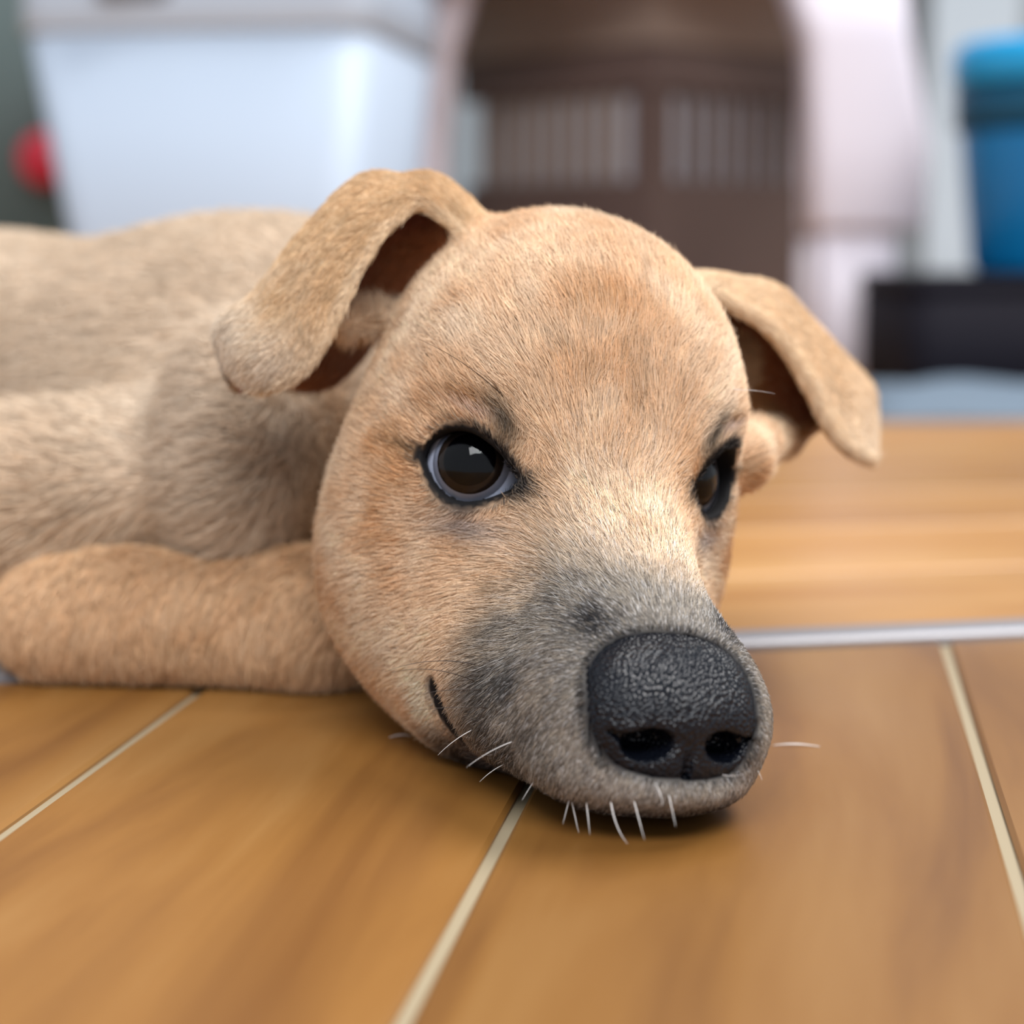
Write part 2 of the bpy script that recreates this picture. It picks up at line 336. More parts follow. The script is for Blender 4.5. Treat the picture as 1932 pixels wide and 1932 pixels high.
# ------------------------------------------------------------------ ears: sections front edge / flap / ridge / back edge
def catmull(Pts, n):
    Pts = np.asarray(Pts, float); m = len(Pts)
    t = np.linspace(0, m - 1, n); i = np.clip(t.astype(int), 0, m - 2); f = (t - i)[:, None]
    if Pts.ndim == 3: f = f[:, :, None]
    p0, p1, p2, p3 = Pts[np.clip(i - 1, 0, m - 1)], Pts[i], Pts[i + 1], Pts[np.clip(i + 2, 0, m - 1)]
    return .5 * (2 * p1 + (p2 - p0) * f + (2 * p0 - 5 * p1 + 4 * p2 - p3) * f ** 2 + (3 * p1 - p0 - 3 * p2 + p3) * f ** 3)
EAR1 = [  # near ear
 [(915, 480, 38.2), (925, 455, 38.6), (935, 440, 39.6), (900, 470, 41)],
 [(805, 388, 38.3), (822, 366, 38.6), (838, 358, 40.0), (850, 450, 43)],
 [(742, 412, 37.8), (755, 372, 38.2), (770, 352, 39.8), (800, 500, 43)],
 [(680, 490, 37.4), (676, 412, 37.7), (690, 356, 39.4), (750, 560, 43)],
 [(632, 590, 37.1), (598, 512, 37.3), (592, 447, 39.0), (700, 640, 42.6)],
 [(582, 680, 37.0), (530, 622, 37.1), (497, 562, 38.5), (620, 720, 41.6)],
 [(535, 715, 37.0), (470, 665, 37.1), (427, 614, 38.2), (510, 720, 40.3)],
 [(490, 728, 37.2), (455, 700, 37.3), (430, 672, 37.9), (450, 725, 38.8)]]
EAR2 = [  # far ear
 [(1280, 575, 38.6), (1262, 560, 39.0), (1250, 555, 39.8), (1290, 575, 41.0)],
 [(1338, 550, 39.6), (1322, 535, 40.0), (1312, 530, 40.8), (1350, 550, 42.5)],
 [(1388, 580, 39.7), (1388, 552, 40.4), (1392, 542, 41.6), (1380, 640, 42.8)],
 [(1440, 612, 39.9), (1455, 582, 40.8), (1462, 562, 42.2), (1405, 720, 42.4)],
 [(1490, 668, 40.1), (1518, 638, 41.4), (1527, 632, 43.2), (1440, 785, 42.0)],
 [(1532, 742, 40.3), (1566, 695, 42.0), (1575, 682, 44.2), (1485, 835, 41.6)],
 [(1566, 808, 40.5), (1605, 750, 42.4), (1628, 732, 44.8), (1540, 800, 42.4)],
 [(1602, 848, 40.8), (1630, 800, 42.6), (1640, 780, 44.8), (1625, 775, 44.5)],
 [(1634, 864, 41.2), (1638, 845, 42.4), (1640, 835, 43.6), (1636, 845, 43.4)]]
EARS = []
for tab in (EAR1, EAR2):
    C = np.array([[W(*q) for q in row] for row in tab])
    G = catmull(C, 90)                                              # along
    G = np.swapaxes(catmull(np.swapaxes(G, 0, 1), 64), 0, 1)        # across
    Tt = np.gradient(G, axis=0); Tc = np.gradient(G, axis=1)
    N = np.cross(Tt, Tc); N /= np.linalg.norm(N, axis=2, keepdims=True) + 1e-9
    # outer side: points away from the section's own middle
    mid = G.mean(1, keepdims=True)
    if ((G[30:60, 10:40] - mid[30:60]) * N[30:60, 10:40]).sum() < 0: N = -N
    Tt /= np.linalg.norm(Tt, axis=2, keepdims=True) + 1e-9
    pts = G.reshape(-1, 3); kd = KDTree(len(pts))
    for i, p in enumerate(pts): kd.insert(p, i)
    kd.balance()
    EARS.append(dict(kd=kd, G=pts, N=N.reshape(-1, 3), T=Tt.reshape(-1, 3), lo=pts.min(0) - .6, hi=pts.max(0) + .6))
def ear_query(P, e):
    d = np.full(len(P), 9.0, np.float32); ix = np.zeros(len(P), int)
    m = np.nonzero(((P > e['lo']) & (P < e['hi'])).all(1))[0]
    f = e['kd'].find
    for i in m:
        r = f(P[i]); d[i] = r[2]; ix[i] = r[1]
    return d, ix

# ------------------------------------------------------------------ the puppy's body as one surface
def sym(p):
    q = p.copy(); q[:, 0] = np.abs(q[:, 0]); return q
def sd_head(P):
    p0 = toL(P); p = p0 * np.array([1 / .95, 1, 1], np.float32); q = sym(p)
    d = ell(p, (.32, -3.25, .85), (3.68, 3.85, 4.0))                          # cranium
    d = su(d, ell(p, (0, -1.2, 1.0), (3.1, 2.3, 2.9)), 1.6)             # forehead
    d = su(d, ell(q, (1.55, -.55, 1.0), (1.25, 1.05, 1.0)), 1.0)         # brow
    d = su(d, ell(q, (2.25, -3.1, -2.0), (2.05, 2.7, 2.9)), 1.5)         # cheeks
    d = su(d, cone(p, (0, -.6, -.9), (0, 3.5, -3.15), 1.9, 1.42), 1.6)  # bridge and muzzle
    d = su(d, ell(q, (1.05, 2.7, -3.8), (1.30, 2.8, 1.52)), .7)        # upper lips
    d = su(d, ell(p, (-.1, 3.5, -4.58), (1.95, 2.25, .88)), .5)          # front of the lips
    d = su(d, ell(q, (1.55, 1.7, -4.1), (1.12, 1.6, 1.1)), .5)
    d = su(d, ell(p, (0, 1.3, -4.6), (1.75, 3.2, 1.15)), .35)             # jaw
    d = su(d, ell(q, (1.55, -.8, -3.6), (1.6, 2.6, 2.0)), 1.0)            # corner of the mouth
    d = su(d, ell(p, (0, -2.5, -3.8), (3.0, 3.5, 2.2)), 1.0)             # throat
    d = smax(d, -(cone(q, (2.84, .62, -4.2), (2.66, 1.2, -5.4), .13, .28)), .15)   # mouth corner
    p = p0
    for E in EYES:
        d = su(d, np.sqrt(((p - E['c'].astype(np.float32)) ** 2).sum(1)) - (ER + .16), .45)
    for E in EYES:                                                       # open the lids
        r = p - E['c'].astype(np.float32)
        x, y, z = r @ E['side'].astype(np.float32), r @ E['n'].astype(np.float32), r @ E['up'].astype(np.float32)
        a, b = lid_curve(x)
        al = np.maximum(np.maximum(z - a, b - z), np.maximum(x - 1.0, -.95 - x)) * .8
        d = smax(d, -np.maximum(np.maximum(al, .25 - y), ER - .12 - np.sqrt((r ** 2).sum(1))), .10)
    return d
A_EL, A_WR, A_PAW = np.array([-10.1, 42.4, 1.5]), np.array([-4.4, 41.7, 1.42]), np.array([-2.4, 42.6, 1.2])
def sd_arm(P):
    d = cone(P, A_EL, A_WR, 1.52, 1.36)
    d = su(d, cone(P, A_WR, A_PAW, 1.36, 1.2), .8)
    return d
def sd_body(P):
    d = cone(P, (.2, 43.8, 4.2), (-5.8, 49.5, 5.0), 2.0, 4.5)                  # neck
    d = su(d, ell(P, (-8.0, 51.5, 4.7), (6.6, 6.2, 5.35), rotz(math.radians(25))), 2.5)   # chest and shoulder
    d = su(d, ell(P, (-15.5, 55.5, 4.5), (9.5, 6.6, 5.35), rotz(math.radians(28))), 3.)    # flank
    d = su(d, ell(P, (-26, 62, 4.4), (7.0, 6.2, 4.9)), 3.)                      # hips
    d = su(d, ell(P, W(452, 845, 43.0), (1.5, 1.9, 2.7)), 2.6)                  # ruff of the neck
    d = su(d, cone(P, (-6.2, 44.0, 4.7), (-11.8, 43.6, 3.9), 1.6, 2.0), 1.3)    # upper arm
    d = su(d, cone(P, (-11.8, 43.9, 3.6), (-12.7, 43.9, 1.6), 1.8, 1.6), .8)
    return d
def sd_hind(P):
    d = ell(P, (-24, 55.5, 2.9), (5.2, 2.6, 3.2))                               # thigh
    d = su(d, cone(P, (-20.5, 53.5, 1.3), (-27.5, 52.0, 1.1), 1.3, 1.0), .8)    # shank
    d = su(d, cone(P, (-27.5, 52.0, 1.1), (-22.5, 50.6, .9), .95, 1.0), .5)     # foot
    d = su(d, cone(P, (-32, 64, 2.6), (-35.5, 58, .8), 1.1, .8), .6)            # tail
    d = su(d, cone(P, (-35.5, 58, .8), (-34.0, 53, .6), .8, .45), .6)
    return d
def sd_ears(P):
    d = np.full(len(P), 9.0, np.float32)
    for e in EARS: d = np.minimum(d, ear_query(P, e)[0] - .16)
    return d
TRAG = [(W(1375, 858, 38.2), W(1458, 826, 41.4), .62, .46), (W(1395, 878, 38.3), W(1418, 886, 39.2), .36, .24), (toW((2.2, -4.6, 1.6)), W(1402, 680, 43.2), 1.5, .95), (W(625, 608, 38.4), W(740, 600, 39.4), .17, .30)]
def sdf(P):
    d = su(sd_head(P), sd_body(P), .6)
    d = su(d, sd_hind(P), .8)
    d = su(d, sd_arm(P), .35)
    for a, b, r0, r1 in TRAG: d = su(d, cone(P, a, b, r0, r1), .4)
    d = su(d, sd_ears(P), .45)
    d = smax(d, -(sd_nose(P, True) + .05), .05)                       # seat of the nose
    pn = toL(P); d = smax(d, -ell(pn, (-.1, 4.9, -3.9), (1.15, 1.3, .55)), .1)
    return smax(d, .04 - P[:, 2], .12)


# ------------------------------------------------------------------ nose (own surface, finer)
def sd_nose(P, solid=False):
    p = (toL(P) - np.array([-.10, 4.6, -3.86], np.float32)) / np.float32(1.12) + np.array([0, 4.6, -3.7], np.float32); q = sym(p)
    d = ell(p, (0, 4.42, -3.05), (1.30, .88, .80))                                   # broad top
    d = su(d, ell(q, (.72, 4.70, -3.55), (.70, .80, .74)), .4)                       # wings
    d = su(d, cone(p, (0, 4.95, -3.5), (0, 4.95, -4.35), .68, .46), .4)               # column and philtrum
    d = su(d, ell(p, (0, 4.62, -4.05), (1.22, .92, .50)), .35)
    if solid: return d
    d = smax(d, -ell(q, (.62, 5.45, -3.74), (.36, .62, .23), roty(.22)), .10)        # nostrils
    d = smax(d, -cone(q, (.85, 5.42, -3.72), (1.12, 5.22, -3.60), .10, .05), .10)    # comma to the side
    d = smax(d, -cone(p, (0, 5.66, -3.75), (0, 5.30, -4.8), .05, .06), .10)          # middle groove
    return d
# ------------------------------------------------------------------ coat
_tab = rng.random((32, 32, 32)).astype(np.float32)
def noise(P, f):
    x = P * f; i = np.floor(x).astype(int); t = (x - i); t = t * t * (3 - 2 * t)
    r = 0
    for a in (0, 1):
        for b in (0, 1):
            for c in (0, 1):
                wgt = (t[:, 0] if a else 1 - t[:, 0]) * (t[:, 1] if b else 1 - t[:, 1]) * (t[:, 2] if c else 1 - t[:, 2])
                r = r + wgt * _tab[(i[:, 0] + a) % 32, (i[:, 1] + b) % 32, (i[:, 2] + c) % 32]
    return r * 2 - 1
def gs(p, c, r): return np.exp(-(((p - np.asarray(c)) / np.asarray(r)) ** 2).sum(1))
def mix(c, t, wgt): return c + (np.asarray(t) - c) * np.clip(wgt, 0, 1)[:, None]
TAN, WARM, CREAM, GREY, DARK, BEIGE = (.95, .82, .685), (.79, .585, .40), (.97, .91, .83), (.52, .49, .47), (.10, .095, .10), (.88, .80, .71)
def eye_frame(p, E):
    r = p - E['c']; return np.stack([r @ E['side'], r @ E['up']], 1), r @ E['n']
def regions(P):
    """which piece of the puppy each point belongs to: 0 head 1 body 2 arm 3 hind 4/5 ears, plus ear sample index and side"""
    P = P.astype(np.float32)
    D = [sd_head(P), sd_body(P), sd_arm(P), sd_hind(P)]
    ei, es = np.zeros(len(P), int), np.zeros(len(P))
    for e in EARS:
        d, ix = ear_query(P, e); d = d - .16
        near = d < .25
        ei = np.where(near, ix, ei); es = np.where(near, ((P - e['G'][ix]) * e['N'][ix]).sum(1), es)
        D.append(d - .1)
    D = np.stack(D, 1); return D.argmin(1), ei, es, D
def coat(P, reg, ei, es, rnd):
    p = toL(P.astype(float)); q = sym(p); n = len(P)
    u, v, w_ = p.T
    n1 = noise(P, .55); n2 = noise(P + 7, 1.6); n3 = noise(P + 3, 5.)
    c = np.tile(np.array(TAN), (n, 1))
    # head
    c = mix(c, WARM, .55 * gs(p, (0.1, 0, 2.7), (1.0, 3, 1.3)) + .5 * gs(p, (.1, .9, .9), (.45, 2, .9)))
    c = mix(c, CREAM, .45 * gs(q, (2.3, -.5, 1.9), (1.2, 2, .7)))
    c = mix(c, (.78, .70, .61), .55 * gs(p, (.8, -3.2, 4.6), (1.0, 2.5, 1.2)))
    c = mix(c, CREAM, .55 * gs(q, (2.7, .3, -1.5), (.8, 1.2, .7)) + .6 * gs(q, (4.1, -2.6, -1.6), (.8, 1.6, 1.0)))
    c = mix(c, CREAM, .35 * gs(q, (3.2, -1.2, -3.4), (1.3, 1.6, .9)))
    c = mix(c, CREAM, .10 * gs(p, (.2, 2.2, -.8), (.7, 1.2, 1.2)))  # faint highlight on the bridge, painted in as cream
    c = mix(c, WARM, .55 * gs(q, (1.3, 1.0, -.3), (.35, .7, 1.0)))
    c = mix(c, WARM, .38 * np.clip(n1, 0, 1) + .38 * np.clip(n2, 0, 1)); c = mix(c, CREAM, .4 * np.clip(-n2, 0, 1))
    # muzzle mask
    vb = 1.7 + 1.9 * np.exp(-((u - .3) / 1.3) ** 2) * sstep(-2.6, -1.4, w_)
    m = sstep(vb - 1.0, vb + 1.0, v + .5 * n2) * (reg == 0)
    g = np.tile(np.array((.645, .61, .565)), (n, 1))
    g = mix(g, (.27, .265, .26), .9 * gs(q, (2.0, 2.7, -4.0), (1.0, 1.8, 1.3)) * (.72 + .9 * n2))
    g = mix(g, (.78, .76, .75), .6 * gs(q, (.9, 4.6, -4.7), (.8, .9, .6)))
    g = mix(g, (.16, .16, .17), .9 * gs(q, (1.15, 3.75, -2.35), (.35, .5, .35)) + .8 * gs(p, (0, 4.1, -2.5), (1.2, .7, .4)))
    c = c + (g - c) * m[:, None]
    c = mix(c, (.17, .16, .17), np.clip(.35 * n3, 0, 1) * m)
    nd_ = sd_nose(P.astype(np.float32), True); c = mix(c, (.10, .10, .11), .9 * sstep(.09, .0, nd_))
    # black lips, mouth corner
    c = mix(c, (.98, .94, .86), .9 * gs(q, (2.72, .05, -4.45), (.6, .34, .75)))
    mc = cone(q.astype(np.float32), (2.70, .62, -4.2), (2.53, 1.2, -5.4), .0, .10); c = mix(c, (.06, .05, .06), .95 * sstep(.40, .26, mc) * (reg == 0))
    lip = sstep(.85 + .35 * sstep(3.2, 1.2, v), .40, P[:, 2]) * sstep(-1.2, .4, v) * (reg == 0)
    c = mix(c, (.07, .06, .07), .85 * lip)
    for E in EYES:
        xz, y = eye_frame(p, E); f = (y > (.05 if E['s'] < 0 else .3)) * (reg == 0) * (np.linalg.norm(p - E['c'], axis=1) < 2.9)
        x, z = xz.T; a, b = lid_curve(x)
        al = np.maximum(np.maximum(z - a, b - z), np.maximum(x - 1.04, -.98 - x))
        c = mix(c, (.62, .58, .58), f * .75 * np.exp(-((x - .45) / .75) ** 2 - ((z + .95) / .28) ** 2))
        c = mix(c, WARM, f * .75 * (np.exp(-((x + 1.9) / .7) ** 2 - ((z + .12) / .25) ** 2) + .9 * np.exp(-((x + 1.35) / .25) ** 2 - ((z + 1.1) / .6) ** 2) + .7 * np.exp(-((x + .9) / .4) ** 2 - ((z + 1.55) / .25) ** 2)))
        c = mix(c, (.36, .28, .20), f * .55 * np.exp(-((x + 1.15) / .4) ** 2 - ((z - .02) / .12) ** 2))
        c = mix(c, (.80, .70, .66), f * .7 * np.exp(-((x - .0) / .5) ** 2 - ((z - .98) / .10) ** 2))
        c = mix(c, (.55, .36, .2), f * .6 * np.exp(-((x + .1) / .6) ** 2 - ((z - 1.17 + .25 * x * x) / .08) ** 2))
        xs, zs = x - .50, z - .90
        c = mix(c, (.20, .19, .17), f * .75 * np.exp(-((xs * .85 + zs * .5) / .23) ** 2 - ((zs * .85 - xs * .5) / .38) ** 2))
        c = mix(c, DARK, f * sstep(.24, .08, al))
        c = mix(c, DARK, f * .9 * np.exp(-((x - 1.22) / .34) ** 2 - ((z + .12) / .22) ** 2))
    # body
    b = np.tile(np.array(BEIGE), (n, 1))
    b = mix(b, (.93, .80, .66), .6 * sstep(6.5, 3, P[:, 2]))
    b = mix(b, (.78, .69, .59), .45 * np.clip(n1 + .2, 0, 1) + .2 * np.clip(n2, 0, 1))
    ruff = gs(P, W(470, 860, 42.5), (2.4, 4, 2.2))
    b = mix(b, (.86, .80, .73), .6 * ruff)
    b = mix(b, (.64, .47, .32), .75 * gs(P, (-3.9, 43.0, 5.0), (1.0, 2.6, 3.2)))  # shade of the crevice behind the cheek, painted into the coat as brown
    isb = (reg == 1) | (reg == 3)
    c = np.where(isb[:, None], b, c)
    a_ = np.tile(np.array((.92, .77, .61)), (n, 1)); a_ = mix(a_, (.78, .60, .43), .5 * np.clip(n2 + .2, 0, 1))
    c = np.where((reg == 2)[:, None], a_, c)
    # ears
    ear = reg >= 4
    si, ti = (ei // 64) / 89., (ei % 64) / 63.
    o = np.tile(np.array((.84, .70, .54)), (n, 1))
    o = mix(o, (.90, .86, .81), .8 * sstep(.55, .92, si + .10 * n2)); o = mix(o, (.95, .86, .74), .6 * sstep(.14, .03, ti))
    o = mix(o, (.70, .56, .42), .3 * np.clip(n2, 0, 1))
    o = np.where((reg == 5)[:, None], mix(o, (.94, .83, .70), np.full(n, .6)), o)
    inn = np.tile(np.array((.58, .31, .30)), (n, 1)); inn = mix(inn, (.40, .17, .23), .6 * np.clip(n2 + .3, 0, 1))
    inn = mix(inn, (.72, .52, .34), sstep(.10, .02, ti) + .7 * sstep(.72, .88, ti) + .7 * sstep(.9, 1, ti) * (reg == 5))
    o = np.where((es < 0)[:, None] & (ti > .02)[:, None], inn, o)
    c = np.where(ear[:, None], o, c)
    return np.clip(c * (1 + .10 * (rnd[:, None] - .5) * 2 + .06 * n3[:, None]), .01, 1)

# ------------------------------------------------------------------ build body
BV, BF = polygonise(sdf, (-37, 29, -.2), (13, 70, 12.2), .1)
puppy = tag(empty('puppy', BASE), 'tan puppy with a grey muzzle resting its chin on the wooden floor', 'puppy')
OFF = BASE * .01
def vcol_mat(name, attr, rough, spec):
    m = mat(name, (1, 1, 1, 1), rough, spec)
    a = nd(m, 'ShaderNodeAttribute', attribute_name=attr); lk(m, a.outputs['Color'], bsdf(m).inputs['Base Color']); return m
M_SKIN = vcol_mat('coat_skin', 'coat', .8, .2)
body = mesh_obj('body', BV, BF, M_SKIN, puppy, off=OFF)
breg, bei, bes, bD = regions(BV)
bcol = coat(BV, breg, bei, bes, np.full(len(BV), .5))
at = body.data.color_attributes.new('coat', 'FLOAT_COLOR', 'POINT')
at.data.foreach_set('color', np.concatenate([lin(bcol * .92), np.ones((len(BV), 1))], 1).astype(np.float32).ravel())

# nose
cn = toW((0, 4.6, -3.84))
NV, NF = polygonise(sd_nose, cn - 2.4, cn + 2.4, .045)
M_NOSE = mat('nose_leather', L4(11, 14, 22), .27, .34)
tc = nd(M_NOSE, 'ShaderNodeTexCoord'); vo = nd(M_NOSE, 'ShaderNodeTexVoronoi'); vo.inputs['Scale'].default_value = 1350
bp = nd(M_NOSE, 'ShaderNodeBump'); bp.inputs['Strength'].default_value = .8; bp.inputs['Distance'].default_value = .0005; bp.invert = True
lk(M_NOSE, tc.outputs['Object'], vo.inputs['Vector']); lk(M_NOSE, vo.outputs['Distance'], bp.inputs['Height']); lk(M_NOSE, bp.outputs['Normal'], bsdf(M_NOSE).inputs['Normal'])
nose = tag(mesh_obj('nose', NV, NF, M_NOSE, puppy, off=OFF), 'black pebbled wet nose')

# eyes
def cap(c, axis, R, ang0, ang1, nr=10, ns=40, flat=0.):
    axis = axis / np.linalg.norm(axis); a = np.cross(axis, [.3, .1, 1.]); a /= np.linalg.norm(a); b = np.cross(axis, a)
    V, F = [], []
    for i in range(nr + 1):
        t = ang0 + (ang1 - ang0) * i / nr
        for j in range(ns):
            f = 2 * math.pi * j / ns
            V.append(c + R * (math.cos(t) * axis + math.sin(t) * (math.cos(f) * a + math.sin(f) * b)))
    for i in range(nr):
        for j in range(ns):
            k = (j + 1) % ns; F.append([i * ns + j, (i + 1) * ns + j, (i + 1) * ns + k, i * ns + k])
    return np.array(V), F
M_SCL = mat('sclera', L4(196, 204, 226), .12, .5)
M_IRIS = mat('iris', L4(50, 40, 34), .6, 0); M_PUP = mat('pupil', L4(5, 5, 8), .6, 0)
M_LID = mat('eyelid_skin', L4(20, 18, 22), .38, .5)
M_COR = bpy.data.materials.new('cornea'); M_COR.use_nodes = True
nt = M_COR.node_tree; nt.nodes.clear()
out = nt.nodes.new('ShaderNodeOutputMaterial'); mx = nt.nodes.new('ShaderNodeMixShader'); tr = nt.nodes.new('ShaderNodeBsdfTransparent')
gl = nt.nodes.new('ShaderNodeBsdfGlossy'); gl.inputs['Roughness'].default_value = .03; fr = nt.nodes.new('ShaderNodeFresnel'); fr.inputs[0].default_value = 1.40
nt.links.new(fr.outputs[0], mx.inputs[0]); nt.links.new(tr.outputs[0], mx.inputs[1]); nt.links.new(gl.outputs[0], mx.inputs[2]); nt.links.new(mx.outputs[0], out.inputs[0])
for E in EYES:
    c = toW(E['c']); gaze = E['n'] + .17 * E['up'] + (-.08 if E['s'] < 0 else -.03) * E['side']; gz = HR @ (gaze / np.linalg.norm(gaze))
    V, F = cap(c, gz, ER, .02, 3.1, 30, 44)
    eye = mesh_obj('eye', V, F, M_SCL, puppy, off=OFF)
    V, F = cap(c, gz, ER + .006, .40, .62); mesh_obj('iris', V, F, M_IRIS, eye, off=OFF)
    V, F = cap(c, gz, ER + .008, .001, .47); mesh_obj('pupil', V, F, M_PUP, eye, off=OFF)
    V, F = cap(c + gz * .22, gz, ER - .14, .001, .90, 14); mesh_obj('cornea', V, F, M_COR, eye, off=OFF)
    # lids: a band round the opening
    xs = -.98 + 2.02 * (.5 - .5 * np.cos(np.linspace(0, math.pi, 40)))
    a, b = lid_curve(xs)
    loop = np.concatenate([np.stack([xs, a], 1), np.stack([xs[::-1], b[::-1]], 1)[1:-1]])
    tg = np.roll(loop, -1, 0) - np.roll(loop, 1, 0); tg /= np.linalg.norm(tg, axis=1, keepdims=True) + 1e-9
    nrm = np.stack([-tg[:, 1], tg[:, 0]], 1)
    if (nrm * (loop - loop.mean(0))).sum() < 0: nrm = -nrm
    rings = []
    for off, rad in ((.015, ER - .03), (-.01, ER + .05), (.02, ER + .10), (.09, ER + .135), (.19, ER + .12), (.29, ER + .02)):
        xy = loop + nrm * off
        y = np.sqrt(np.maximum(rad ** 2 - (xy ** 2).sum(1), .03))
        rings.append(E['c'] + xy[:, :1] * E['side'] + xy[:, 1:] * E['up'] + y[:, None] * E['n'])
    n = len(loop); V = np.concatenate([toW(r) for r in rings]); F = []
    for i in range(len(rings) - 1):
        for j in range(n):
            k = (j + 1) % n; F.append([i * n + j, i * n + k, (i + 1) * n + k, (i + 1) * n + j])
    lid = mesh_obj('eyelid', V, F, M_LID, puppy, off=OFF)

# ------------------------------------------------------------------ fur
def make_fur():
    me = body.data; me.calc_loop_triangles()
    T = np.empty(len(me.loop_triangles) * 3, np.int32); me.loop_triangles.foreach_get('vertices', T); T = T.reshape(-1, 3)
    VN = np.empty(len(BV) * 3, np.float32); me.vertices.foreach_get('normal', VN); VN = VN.reshape(-1, 3)
    A, B, C = BV[T[:, 0]], BV[T[:, 1]], BV[T[:, 2]]
    ar = np.linalg.norm(np.cross(B - A, C - A), axis=1) / 2
    tr_ = breg[T[:, 0]]
    dens = np.array([950, 230, 480, 60, 850, 700])[tr_].astype(float)
    ctr = (A + B + C) / 3
    dens[(tr_ == 1) & (ctr[:, 0] < -16)] = 110
    dens[(ctr[:, 2] < .12)] = 0
    lp = toL(ctr)
    dens *= 1 + .6 * sstep(1, 3, lp[:, 1]) * (tr_ == 0)
    dens *= FUR
    N = int((ar * dens).sum()); cdf = np.cumsum(ar * dens); cdf /= cdf[-1]
    f = np.searchsorted(cdf, rng.random(N)); r1, r2 = np.sqrt(rng.random(N)), rng.random(N)
    bw = np.stack([1 - r1, r1 * (1 - r2), r1 * r2], 1)
    P = (BV[T[f]] * bw[:, :, None]).sum(1); Nn = (VN[T[f]] * bw[:, :, None]).sum(1); Nn /= np.linalg.norm(Nn, axis=1, keepdims=True)
    vi = T[f][np.arange(N), bw.argmax(1)]
    reg, ei, es = breg[vi], bei[vi], bes[vi]
    p = toL(P); q = sym(p)
    keep = np.ones(N, bool)
    keep &= ~((sd_nose(P.astype(np.float32), True) < .02))
    for E in EYES:
        xz, y = eye_frame(p, E); a, b = lid_curve(xz[:, 0])
        al = np.maximum(np.maximum(xz[:, 1] - a, b - xz[:, 1]), np.maximum(xz[:, 0] - 1.04, -.98 - xz[:, 0]))
        keep &= ~((y > 0) & (al < .15) & (reg == 0) & (np.linalg.norm(p - E['c'], axis=1) < 1.6))
    keep &= ~((cone(q.astype(np.float32), (2.70, .62, -4.2), (2.53, 1.2, -5.4), .0, .10) < .32) & (reg == 0))
    inner = (reg >= 4) & (es < -.02)
    keep &= ~(inner & (rng.random(N) < .75))
    P, Nn, reg, ei, es, p, q, inner = [x[keep] for x in (P, Nn, reg, ei, es, p, q, inner)]; N = len(P)
    u, v, w_ = p.T
    # growth direction
    dh = p - np.array([0, 4.9, -2.6]); dh /= np.linalg.norm(dh, axis=1, keepdims=True)
    dh[:, 2] -= .55 * sstep(-.2, -2.0, w_) * sstep(1.2, 2.0, np.abs(u))
    dh[:, 1] -= .3; dh[:, 2] -= .9 * sstep(3.2, 4.6, v) * sstep(-3.0, -3.8, w_)
    dW = dh @ HR.T
    bd = np.tile(np.array([-.85, .45, -.25]), (N, 1))
    isb = (reg == 1) | (reg == 3); dW[isb] = bd[isb]
    isa = reg == 2; dW[isa] = np.array([-.25, -.35, -.9])
    for k, e in enumerate(EARS):
        m = reg == 4 + k; dW[m] = e['T'][ei[m]] + np.array([0, 0, -.15])
    near = np.zeros(N)
    for E in EYES:
        xz, y = eye_frame(p, E); rr_ = xz - np.array([.04, .03]); dd = np.linalg.norm(rr_ * np.array([.8, 1.1]), axis=1)
        k = (y > -.2) * (reg == 0) * sstep(1.35, .75, dd); near = np.maximum(near, k)
        away = (rr_[:, :1] * E['side'] + rr_[:, 1:] * E['up']) @ HR.T; away /= np.linalg.norm(away, axis=1, keepdims=True) + 1e-6
        dW = dW + 1.6 * k[:, None] * away
    pe = P.astype(np.float32); d0 = sd_nose(pe, True); gN = np.stack([sd_nose(pe + np.array(e_, np.float32), True) - d0 for e_ in ((.05, 0, 0), (0, .05, 0), (0, 0, .05))], 1) / .05
    dW = dW + 1.3 * (sstep(.8, .1, d0) * (reg == 0))[:, None] * gN
    fl = np.stack([noise(P + 11, 1.1), noise(P + 19, 1.1), noise(P + 29, 1.1)], 1)
    fs = np.stack([noise(P + 41, 4.2), noise(P + 53, 4.2), noise(P + 61, 4.2)], 1)
    dW = dW + .28 * fl + .30 * fs + .16 * rng.standard_normal((N, 3))
    dW -= (dW * Nn).sum(1, keepdims=True) * Nn; dW /= np.linalg.norm(dW, axis=1, keepdims=True) + 1e-6
    L = np.array([.52, 1.1, .7, .8, .30, .32])[reg]
    muz = sstep(-.5, 3.5, v) * (reg == 0)
    L = L * (1 - .45 * muz) * (.7 + .6 * rng.random(N))
    L *= 1 - .62 * near
    ndist = sd_nose(P.astype(np.float32), True); L *= 1 - .62 * sstep(.6, .05, ndist)
    L[inner] *= .6
    L *= 1 - .6 * sstep(.75, .35, cone(q.astype(np.float32), (2.70, .62, -4.2), (2.53, 1.2, -5.4), .0, .10)) * (reg == 0)
    lift = np.where(isb, .34, np.where(reg >= 4, .22, .30)) + .10 * rng.random(N)
    K = 4; t = np.linspace(0, 1, K)
    S = P[:, None, :] + L[:, None, None] * (t[None, :, None] * dW[:, None, :] * .92 + (lift[:, None] * (t * (1 - .55 * t))[None])[:, :, None] * Nn[:, None, :])
    S += (rng.standard_normal((N, 1, 3)) * .05 * L[:, None, None]) * (t ** 2)[None, :, None]
    S[:, :, 2] = np.maximum(S[:, :, 2], .02)
    S[:, 0] -= Nn * .02
    rad = np.array([.0062, .0135, .011, .02, .0062, .0068])[reg]
    rad = rad * (1 - .15 * muz)
    RD = rad[:, None] * np.array([1, .95, .7, .15])[None]
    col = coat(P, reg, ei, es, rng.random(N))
    rr = rng.random(N)
    col = mix(col, (.22, .20, .19), np.where(rr < .10, .55, 0) * muz)
    col = mix(col, (.93, .92, .92), np.where(rr > .86, .6, 0) * muz)
